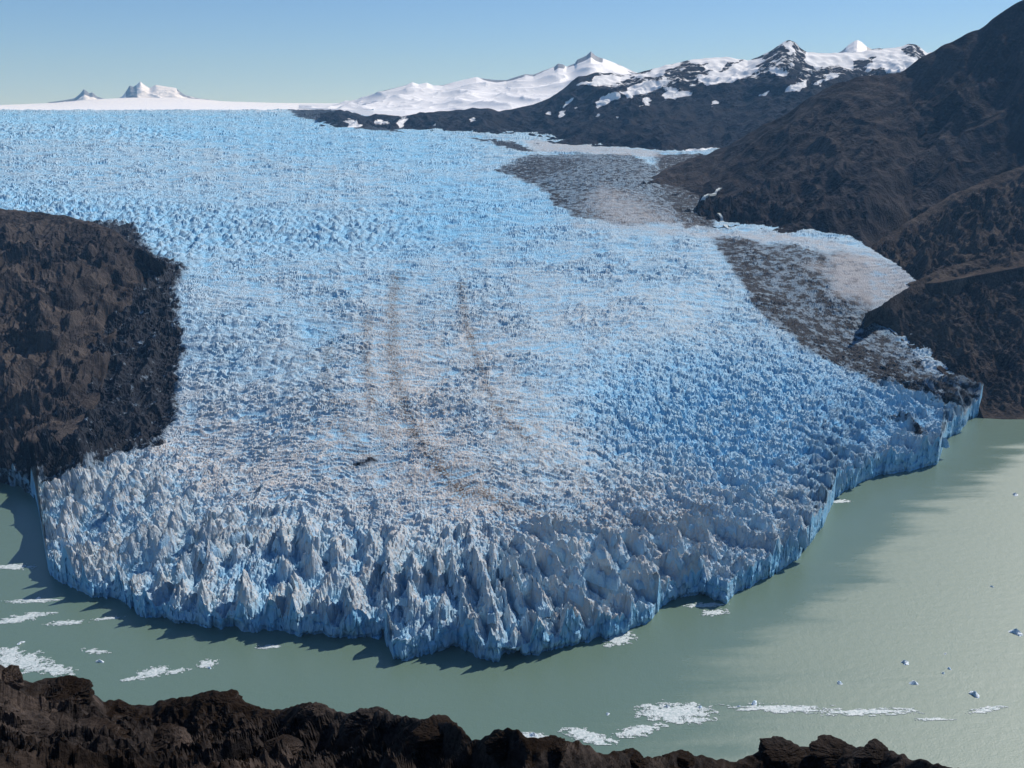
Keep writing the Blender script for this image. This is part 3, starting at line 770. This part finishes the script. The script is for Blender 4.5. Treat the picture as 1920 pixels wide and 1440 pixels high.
# near spur that reaches the lake
NCp = [(1622, 588, 1900), (1650, 574, 1960), (1675, 556, 2020), (1700, 541, 2080), (1730, 520, 2140), (1760, 506, 2180), (1800, 494, 2220), (1840, 485, 2240), (1880, 476, 2250), (1920, 470, 2260), (2100, 430, 2280), (2500, 380, 2300)]
gn = surf([1622, 1660, 1700, 1760, 1800, 1835], [592, 612, 645, 692, 728, 760])
NB = [(1622, 592, gn[0, 1]), (1660, 612, gn[1, 1]), (1700, 645, gn[2, 1]), (1760, 692, gn[3, 1]), (1800, 728, gn[4, 1]), (1835, 762, gn[5, 1])]
for a, b in ((1845, 786), (1880, 788), (1920, 788), (2100, 792), (2500, 800)):
    NB.append((a, b, float(at_z(a, b, -1.0)[1])))
def relN(X, Y, Z, t):
    a = Z + 0.25 * X + 0.12 * Y
    r = 27 * crag(X, Y, Z, 120, 8.2) - 7
    st = 5.0 * (ridged((X - 1.5 * Y) / 120 + 0.5 * fbm(X / 60, Y / 60, 2), a / 11.0, 3) - 0.4)      # dipping strata
    return (r + st) * sstep(1.0, 0.85, t) * sstep(0.0, 0.12, t) + 2.5 * noise(X / 9, Y / 14) * sstep(1.15, 0.95, t) * sstep(0, .06, t)
P, t = slope_sheet('hillside', NCp, NB, 300, 220, 1.0, relief=relN)
put('hillside', grid_mesh('hillside', P, attrs={'snow': np.zeros(t.shape), 'scree': sstep(0.1, 0.5, fbm(P[..., 0] / 90, P[..., 2] / 60, 3)) * 0.4}), M_ROCK_NEAR,
    'dark layered rock slope at the right edge, falling to the lake', 'hill', 'structure')

# left hill
LC = [(-500, 420, 2300), (-200, 395, 2300), (-60, 390, 2300), (0, 391, 2300), (60, 396, 2300), (100, 402, 2300), (140, 408, 2300), (175, 418, 2290), (205, 427, 2280), (225, 440, 2260), (245, 457, 2230), (268, 470, 2200), (290, 484, 2160), (306, 500, 2110)]
_lb = [(-500, 892), (-100, 890), (0, 884), (60, 864), (105, 836), (150, 800), (185, 750), (215, 640), (250, 560), (280, 515), (306, 500)]
gl = surf([p[0] for p in _lb], [p[1] for p in _lb])
LB = [(p[0], p[1], g[1]) for p, g in zip(_lb, gl)]
def relL(X, Y, Z, t):
    r = 44 * crag(X, Y, Z, 170, 4.4) - 8
    return r * sstep(1.0, 0.85, t) * sstep(0.0, 0.12, t) + (2.0 * noise(X / 10, Y / 14) + 6.0 * fbm(X / 45, Y / 45, 3)) * sstep(1.15, 0.95, t) * sstep(0, .06, t)
P, t = slope_sheet('hill', LC, LB, 330, 250, 1.0, relief=relL)
put('hill', grid_mesh('hill', P, attrs={'snow': np.zeros(t.shape), 'scree': sstep(0.1, 0.45, fbm(P[..., 0] / 130, P[..., 2] / 80, 3)) * 0.7}), M_ROCK_LEFT,
    'dark craggy bedrock hill beside the glacier at the left edge', 'hill', 'structure')

# ------------------------------------------------------------------ foreground ridge
GC = [(-300, 1190), (-120, 1215), (-40, 1235), (0, 1247), (22, 1258), (45, 1276), (62, 1278), (90, 1272), (125, 1273), (150, 1280), (172, 1296), (195, 1316), (225, 1310), (245, 1323), (262, 1322), (285, 1324), (302, 1312), (345, 1308), (372, 1300), (400, 1294), (425, 1296), (445, 1306), (465, 1318),
      (490, 1326), (520, 1331), (545, 1326), (562, 1320), (580, 1318), (600, 1319), (622, 1327), (645, 1338), (672, 1334), (710, 1334), (735, 1338), (760, 1344), (790, 1347), (830, 1352), (858, 1362), (875, 1378), (895, 1392), (912, 1378), (935, 1369), (955, 1367), (975, 1373), (988, 1382), (1010, 1388), (1035, 1384),
      (1055, 1391), (1085, 1390), (1110, 1402), (1130, 1412), (1160, 1409), (1185, 1412), (1215, 1421), (1240, 1418), (1262, 1412), (1280, 1408), (1300, 1414), (1340, 1422), (1380, 1428), (1405, 1415), (1430, 1404), (1470, 1398), (1510, 1400), (1540, 1402), (1560, 1396), (1600, 1400), (1650, 1400), (1680, 1410), (1710, 1422), (1745, 1430), (1790, 1439), (1850, 1452), (1950, 1475), (2300, 1540)]
def build_ridge():
    px = np.array([p[0] for p in GC], float)
    dist = 118 + 18 * np.sin(px / 190.0) - 0.012 * px
    dist = np.where(px > 893, dist - 22, dist)
    crest = [(p[0], p[1], d) for p, d in zip(GC, dist)]
    base = [(x, 1640 + 0.05 * x, 44.0) for x in (-300, 900, 2300)]
    def rel(X, Y, Z, t):
        r = 5.5 * (crag(X, Y, Z, 19.0, 2.2, 0.03) - 0.75) + 0.9 * fbm(X / 2.2, Y / 2.2, 4, 0.65)
        return r * sstep(1.0, 0.86, t) * sstep(-0.1, 0.5, t) + 0.35 * noise(X / 0.9, Y / 1.2) * sstep(1.2, 0.95, t)
    P, t = slope_sheet('ground', crest, base, 620, 260, 1.0, back=2.2, backdrop=1.1, foot=0.5, relief=rel, footlen=60.0)
    return P, t
P, t = build_ridge()
RIDGE = P
def ground_material():
    m, nt, b = new_mat('ridge_ground')
    nz = N(nt, 'ShaderNodeSeparateXYZ'); L(nt, N(nt, 'ShaderNodeNewGeometry').outputs['Normal'], nz.inputs[0])
    n1 = ntex(nt, 0.12, 5, 0.6); n2 = ntex(nt, 1.3, 6, 0.65); n3 = ntex(nt, 0.035, 3, 0.5)
    rock = mixc(nt, ramp(nt, n2, 0.3, 0.7), (0.007, 0.006, 0.006), (0.040, 0.032, 0.028))
    rock = mixc(nt, ramp(nt, n1, 0.45, 0.7), rock, (0.085, 0.065, 0.054))
    soil = mixc(nt, n2, (0.006, 0.0035, 0.002), (0.018, 0.010, 0.005))
    f = math_(nt, 'MULTIPLY', ramp(nt, n3, 0.40, 0.55), ramp(nt, nz.outputs[2], 0.55, 0.85))
    f = math_(nt, 'MAXIMUM', f, attr(nt, 'scree'))
    L(nt, mixc(nt, f, rock, soil), b.inputs['Base Color'])
    b.inputs['Roughness'].default_value = 0.9; b.inputs['Specular IOR Level'].default_value = 0.08
    bump(nt, b, n2, 0.9, 0.5)
    return m
M_GROUND = ground_material()
put('ground', grid_mesh('ground', P, attrs={'scree': sstep(0.62, 0.35, t)}), M_GROUND,
    'dark brown rocky ridge crossing the bottom of the view', 'ridge', 'structure')

# ------------------------------------------------------------------ floating ice
def place_of(px, py):
    X, Y = at_z(px, py, 0.0)
    return float(X), float(Y)

def brash(px, py, hw, hh, label, seed, tilt=0.0, dens=0.0):
    """a raft of slush and small fragments, a hand's breadth thick, floating on the lake"""
    x0, y0 = place_of(px, py)
    xa, _ = place_of(px + hw, py); _, ya = place_of(px, py - hh)
    rx, ry = abs(xa - x0), abs(ya - y0)
    c = max(0.55, min(rx, ry) / 26.0)
    nx, ny = int(2 * 1.3 * rx / c), int(2 * 1.5 * ry / c)
    gx, gy = np.meshgrid((np.arange(nx + 1) - nx / 2) * c, (np.arange(ny + 1) - ny / 2) * c)
    yy = gy - tilt * gx
    f = 1.05 - np.hypot(gx / (1.15 * rx), yy / (1.15 * ry))
    o = seed * 13.7
    f = f * 0.55 + 0.62 * fbm(gx / (rx * 0.42) + o, gy / (ry * 0.55) + o, 4, 0.6) + 0.30 * fbm(gx / 4.0 + o, gy / 4.0, 3, 0.6) + dens
    fc = (f[:-1, :-1] + f[1:, 1:] + f[1:, :-1] + f[:-1, 1:]) / 4
    keep = (fc > 0.16) & ((fc > 0.30) | (rng.random(fc.shape) > 0.35))
    gx = gx + (rng.random(gx.shape) - 0.5) * c * 0.7; gy = gy + (rng.random(gx.shape) - 0.5) * c * 0.7
    top = 0.22 + 0.30 * np.clip(f, 0, 1) + 0.15 * rng.random(f.shape)
    idx = np.arange(gx.size).reshape(gx.shape)
    q = np.stack([idx[:-1, :-1], idx[:-1, 1:], idx[1:, 1:], idx[1:, :-1]], -1)
    if keep.sum() < 4: keep = fc > np.quantile(fc, 0.9)
    tq = q[keep]; n = gx.size
    kp = np.pad(keep, 1)
    sides = []
    for (di, dj, a, b) in ((-1, 0, 0, 1), (0, 1, 1, 2), (1, 0, 2, 3), (0, -1, 3, 0)):
        m = keep & ~kp[1 + di:1 + di + keep.shape[0], 1 + dj:1 + dj + keep.shape[1]]
        e = q[m]
        sides.append(np.stack([e[:, b], e[:, a], e[:, a] + n, e[:, b] + n], -1))
    Q = np.concatenate([tq] + sides)
    V = np.concatenate([np.stack([gx, gy, top], -1).reshape(-1, 3), np.stack([gx, gy, np.full_like(gx, -0.15)], -1).reshape(-1, 3)])
    used = np.zeros(len(V), bool); used[Q.ravel()] = True
    me = poly_mesh('brash_ice', V[used], (np.cumsum(used) - 1)[Q])
    o = put('brash_ice', me, M_FLOE, label, 'drift ice', None, 'rafts of slush drifting on the lake')
    o.location = (x0, y0, 0)
    return o

for k, a in enumerate([
    (1103, 1381, 44, 11, 'white slush raft just right of the dark foreground boulder', -0.5, 0.12),
    (1196, 1371, 40, 9, 'flat oval slush raft below the largest white raft, lower right', 0.35, 0.10),
    (1268, 1337, 62, 17, 'largest white slush raft in the lower right of the lake', 0.0, 0.10),
    (1470, 1329, 92, 7, 'long thin slush streak running right from the largest raft', -0.05, 0.05),
    (1635, 1335, 84, 6, 'thin pale slush ribbon continuing toward the right edge', 0.05, 0.05),
    (1850, 1331, 44, 5, 'short pale slush ribbon near the lower right corner', 0.3, 0.0),
    (1750, 1349, 36, 3, 'faint low slush line under the right-hand ribbons', 0.0, 0.0),
    (36, 1238, 66, 17, 'broad slush raft above the boulders in the lower left corner', -0.4, 0.06),
    (105, 1257, 34, 8, 'lumpy slush tail beside the broad lower-left raft', -0.3, 0.06),
    (36, 1160, 52, 8, 'curved white slush streak off the left end of the ice front', 0.45, 0.05),
    (24, 1063, 34, 4, 'bright slush line at the left edge beside the ice shadow', 0.0, 0.12),
    (62, 1127, 48, 4, 'thin slush line under the left end of the ice front', 0.1, 0.0),
    (124, 1168, 34, 4, 'short slush streak in the water below the left lobe', 0.1, 0.05),
    (200, 1160, 26, 3, 'small slush dash beneath the ice shadow on the left', 0.2, 0.0),
    (284, 1262, 24, 9, 'bright slush clot left of the middle, above the boulder ridge', 0.4, 0.12),
    (244, 1274, 14, 3, 'tiny slush sliver touching the ridge crest on the left', 0.3, 0.1),
    (332, 1259, 20, 5, 'scattered slush crumbs between two bright clots', 0.3, 0.0),
    (389, 1245, 16, 7, 'round bright slush clot above the peaked foreground rock', 0.0, 0.1),
    (180, 1222, 26, 5, 'faint slush crumbs off the left lobe', -0.2, -0.05),
    (505, 1213, 22, 4, 'slush patch touching the dark shadow of the ice front', 0.1, 0.0),
    (1163, 1199, 26, 10, 'bright slush patch hugging the cliff below the rounded ice dome', 0.5, 0.08),
    (1322, 1135, 36, 4, 'slush line close under the arched ice cliff', 0.1, 0.05),
    (1340, 1149, 26, 5, 'smaller slush patch just off the arched ice cliff', 0.2, 0.05),
    (1575, 940, 20, 3, 'slush at the bend of the right-hand ice cliff', 0.0, 0.05),
    (1000, 1382, 24, 6, 'pale slush peeping out behind the foreground boulder', -0.2, 0.2)]):
    brash(a[0], a[1], a[2], a[3], a[4], k + 1, a[5], a[6])

def berg_mesh(seed, w):
    """small wind-worn iceberg: faceted lump with a flat waterline"""
    r = np.random.default_rng(seed)
    n, m = 20, 12
    th = np.linspace(0, 2 * np.pi, n, endpoint=False); ph = np.linspace(0, 1, m)
    rad = 1 + 0.35 * np.sin(2 * th + r.random() * 6) + 0.2 * np.sin(3 * th + r.random() * 6) + 0.15 * r.random(n)
    V = []
    px, py = (r.random(2) - 0.5) * 0.7
    for p in ph:
        f = (1 - p) ** 0.75
        wob = 1 + 0.22 * (r.random(n) - 0.5)
        x = 0.5 * w * (rad * wob * np.cos(th) * f + px * p); y = 0.36 * w * (rad * wob * np.sin(th) * f + py * p)
        z = -0.4 + w * 0.34 * p * (0.75 + 0.5 * r.random(n))
        V.append(np.stack([x, y, z], -1))
    V = np.stack(V + [], 0)
    V = np.concatenate([V, V[:, :1]], 1)
    return grid_mesh('iceberg', V)
for k, (px, py, wpx, label) in enumerate([
    (1713, 1281, 20, 'small iceberg in open water left of the blue one, lower right'),
    (1827, 1301, 26, 'blue-topped iceberg near the right edge, lower right'),
    (1415, 1319, 19, 'deep blue iceberg lump sitting on the thin slush streak'),
    (1384, 1325, 11, 'little blue ice chunk left of the deep blue lump'),
    (1698, 1243, 20, 'low grey iceberg in the glittering water, upper of the right group'),
    (1780, 1254, 12, 'tiny iceberg between the low grey one and the right edge'),
    (1768, 1262, 11, 'lowest tiny iceberg in the pair right of the low grey one'),
    (1906, 1187, 28, 'flat iceberg cut by the right edge of the view'),
    (1575, 1281, 16, 'low floe-like iceberg in the middle of the glittering water'),
    (1860, 1100, 10, 'lone ice speck in the glitter right of the ice front'),
    (1904, 928, 16, 'thin dark ice sliver far out by the right edge'),
    (1772, 1226, 9, 'smallest ice speck above the right-hand iceberg group'),
    (187, 1240, 17, 'elongated white-blue iceberg off the left lobe, above the boulders'),
    (392, 1252, 12, 'white ice lump beside the round slush clot'),
    (1250, 1325, 16, 'pale ice block riding on the largest slush raft, left'),
    (1312, 1327, 15, 'pale ice block riding on the largest slush raft, right'),
    (38, 1206, 15, 'small white ice block above the broad lower-left raft'),
    (72, 1122, 12, 'bright ice block on the thin slush line at the left'),
    (1140, 1339, 12, 'small white ice block left of the largest slush raft'),
    (1000, 1380, 22, 'white ice block showing behind the dark foreground boulder')]):
    x, y = place_of(px, py)
    w = wpx * math.hypot(y, EYE) / FPX * 0.8
    o = put('iceberg', berg_mesh(100 + k, w), M_BERG, label, 'iceberg', None, 'small icebergs adrift on the lake')
    o.location = (x, y, 0); o.rotation_euler[2] = random.uniform(0, 6.28)

# ------------------------------------------------------------------ seracs standing on the front of the glacier
def serac_mesh(seed):
    r = np.random.default_rng(seed)
    na, nb = 26, 17
    a = np.linspace(-1, 1, na)[:, None]; b = np.linspace(-1, 1, nb)[None, :]
    A = np.broadcast_to(a, (na, nb)); B = np.broadcast_to(b, (na, nb))
    off = r.random() * 50
    crest = 0.55 + 0.45 * noise(a * 2.2 + off, a * 0 + 0.5) ** 1
    crest = crest * np.clip(1.15 - np.abs(a - (r.random() - 0.5)) ** 1.4, 0, 1)
    shift = 0.35 * noise(a * 1.3 + off, a * 0 + 7.5)
    d = np.clip(np.abs(B - shift) / (1 + np.sign(B - shift) * -shift + 1e-6), 0, 1)
    prof = (1 - d) ** (0.9 + 0.6 * r.random())
    z = crest * prof + 0.10 * ridged(A * 4 + off, B * 3, 2) * (0.3 + prof) + 0.05 * (r.random((na, nb)) - 0.5)
    edge = np.minimum(1 - np.abs(A), 1 - np.abs(B))
    z = z - 0.5 * sstep(0.2, 0.0, edge) - 0.25
    x = B * 0.5 + 0.03 * (r.random((na, nb)) - 0.5); y = A * 1.0 + 0.04 * (r.random((na, nb)) - 0.5)
    P = np.stack([x, y, z], -1)
    rel = np.clip(prof * crest * 1.4, 0, 1)
    one = np.ones_like(z)
    return grid_mesh('serac', P, attrs={'blue': np.clip(0.55 - 0.5 * rel + 0.3 * (r.random(z.shape) - .5), 0, 1), 'dirt': 0.25 + 0.65 * rel, 'debris': 0 * one, 'pale': 0 * one, 'silt': 0 * one})
def add_seracs():
    kinds = [serac_mesh(500 + k) for k in range(10)]
    for me in kinds: me.materials.append(M_ICE)
    placed = 0
    pts = SERAC_SPOTS
    for i, (x, y, z, dx, dy) in enumerate(pts):
        o = bpy.data.objects.new('serac', kinds[i % 10]); col.objects.link(o)
        sz = random.uniform(0.75, 1.3)
        o.location = (x, y - 1000, z - 8.0 * sz)
        o.rotation_euler = (random.uniform(-.08, .08), random.uniform(-.08, .08), math.atan2(dy, dx) - math.pi / 2 + random.uniform(-0.35, 0.35))
        o.scale = (9 * sz * random.uniform(.8, 1.2), 10 * sz * random.uniform(.8, 1.3), 15 * sz)
        o.parent = GLACIER
        placed += 1
    print('seracs', placed)
add_seracs()

# ------------------------------------------------------------------ foreground rocks
def rock_mesh(seed, sx, sy, sz):
    r = np.random.default_rng(seed)
    n, m = 64, 36
    th = np.linspace(0, 2 * np.pi, n + 1); ph = np.linspace(-0.5, 1, m) * np.pi / 2
    T, F = np.meshgrid(th, ph)
    D = np.stack([np.cos(T) * np.cos(F), np.sin(T) * np.cos(F), np.sin(F)], -1)
    rad = np.full(T.shape, 1.25)
    for _ in range(16):
        nrm = r.normal(size=3); nrm[2] = abs(nrm[2]) * 0.8; nrm /= np.linalg.norm(nrm)
        c = D @ nrm
        lim = r.uniform(0.72, 1.05)
        rad = np.where(c > 1e-3, np.minimum(rad, lim / np.maximum(c, 1e-3)), rad)
    o = seed * 3.1
    tt = T.copy(); tt[:, -1] = tt[:, 0]
    nx, ny = np.cos(tt) * np.cos(F), np.sin(tt) * np.cos(F)
    rad = rad * (1 + 0.22 * fbm(nx * 2.5 + o, ny * 2.5 + F * 2, 5, 0.65) + 0.10 * ridged(nx * 4 + o, F * 5 + ny * 3, 3))
    P = D * rad[..., None] * np.array([sx, sy, sz])
    return grid_mesh('rock_outcrop', P, attrs={'scree': np.zeros(T.shape)})
rp = RIDGE.reshape(-1, 3)
ru, re_ = rp[:, 0] / rp[:, 1], (rp[:, 2] - EYE) / rp[:, 1]
for k, (px, py, wpx, hpx, label) in enumerate([
    (8, 1275, 60, 44, 'dark rock knob cut by the left edge of the foreground ridge'),
    (112, 1305, 130, 52, 'big rounded dark rock knob near the left end of the ridge'),
    (224, 1330, 46, 26, 'small rock stub right of the big rounded knob'),
    (335, 1328, 60, 28, 'blocky rock shoulder left of the peaked crag'),
    (412, 1322, 84, 42, 'peaked crag with a sunlit right flank on the ridge'),
    (590, 1342, 78, 36, 'notched brown crag in the left middle of the ridge'),
    (695, 1356, 90, 34, 'long flat-topped rock left of the sloping slab'),
    (820, 1380, 110, 42, 'sloping pale brown slab before the gap in the ridge'),
    (948, 1394, 74, 46, 'steep dark boulder just right of the gap in the ridge'),
    (1035, 1402, 70, 28, 'low knobbly rock right of the steep dark boulder'),
    (1185, 1424, 60, 24, 'small rounded rock low on the bottom edge, right of middle'),
    (1275, 1424, 60, 22, 'low pointed rock at the bottom edge, right of the rounded one'),
    (1470, 1418, 110, 34, 'broad dark crag at the bottom edge, left of its twin'),
    (1575, 1414, 90, 30, 'dark crag with a small tip, middle of the right-hand group'),
    (1650, 1418, 80, 30, 'rightmost dark crag of the bottom edge'),
    (170, 1390, 120, 40, 'half-buried dark rock in the brown slope at lower left'),
    (300, 1400, 130, 60, 'large shadowed rock face below the peaked crag'),
    (520, 1405, 80, 34, 'rounded rock low in the slope under the notched crag'),
    (40, 1365, 80, 40, 'dark rock lump at the left edge below the ridge crest')]):
    pu, ps = slope_of(px, py)
    i = int(np.argmin(np.hypot(ru - pu, re_ - ps) + 1e-5 * rp[:, 1]))
    x, y, z = rp[i]
    m_ = math.hypot(y, EYE - z) / FPX
    sx, sz = wpx * m_ * 0.42, hpx * m_ * 0.42
    o = put('rock_outcrop', rock_mesh(40 + k, sx, sx * 0.9, sz), M_GROUND, label, 'rock', None, 'crags of the foreground ridge')
    o.location = (x, y + 0.4 * sx, z - sz * 0.35)
    o.rotation_euler[2] = random.uniform(-0.5, 0.5)

# ------------------------------------------------------------------ meltwater streams on the right wall
def stream(pts, width, label):
    V = RWALL.reshape(-1, 3); vu, ve = V[:, 0] / V[:, 1], (V[:, 2] - EYE) / V[:, 1]
    path = []
    pts = np.array(pts, float)
    tt = np.linspace(0, len(pts) - 1, 26)
    X = np.interp(tt, np.arange(len(pts)), pts[:, 0]); Yp = np.interp(tt, np.arange(len(pts)), pts[:, 1])
    for a, b in zip(X, Yp):
        pu, ps = slope_of(a, b)
        d = np.hypot(vu - pu, ve - ps)
        c_ = np.nonzero(d < max(0.0025, d.min() * 1.01))[0]
        path.append(V[c_[np.argmin(V[c_, 1])]])
    path = np.array(path)
    for _ in range(6): path[1:-1] = (path[:-2] + 2 * path[1:-1] + path[2:]) / 4
    w = width * (0.5 + rng.random(len(path)))[:, None]
    off = np.array([[1.0, -0.35, 0.0]])
    a = path - off * w; b = path + off * w
    P = np.stack([a - [0, 0, 3], a + [0, -2, 3], b + [0, -2, 3], b - [0, 0, 3]], 1)
    put('meltwater_stream', grid_mesh('meltwater_stream', P), M_FLOE, label, 'stream', None)
stream([(1316, 374), (1330, 365), (1340, 360), (1348, 350)], 4.0, 'upper pale meltwater stream on the dark rock above the glacier margin')
stream([(1346, 398), (1351, 408), (1358, 418), (1366, 427)], 4.0, 'lower white waterfall dropping over dark rock to the glacier margin')

# ------------------------------------------------------------------ haze
def build_haze():
    x0, x1, y0, y1, z0, z1 = -26000, 26000, -3000, 34000, -900, 2600
    V = np.array([(x, y, z) for z in (z0, z1) for y in (y0, y1) for x in (x0, x1)], float)
    q = np.array([(0, 2, 3, 1), (4, 5, 7, 6), (0, 1, 5, 4), (2, 6, 7, 3), (0, 4, 6, 2), (1, 3, 7, 5)])
    m = bpy.data.materials.new('air'); m.use_nodes = True; nt = m.node_tree; nt.nodes.clear()
    out = N(nt, 'ShaderNodeOutputMaterial'); v = N(nt, 'ShaderNodeVolumePrincipled')
    v.inputs['Color'].default_value = (0.24, 0.56, 1.0, 1); v.inputs['Absorption Color'].default_value = (1, 1, 1, 1); v.inputs['Density'].default_value = 2.7e-5
    v.inputs['Anisotropy'].default_value = 0.0
    L(nt, v.outputs[0], out.inputs['Volume'])
    put('haze', poly_mesh('haze', V, q), m, 'thin blue haze over the whole valley', 'haze', 'stuff')
build_haze()
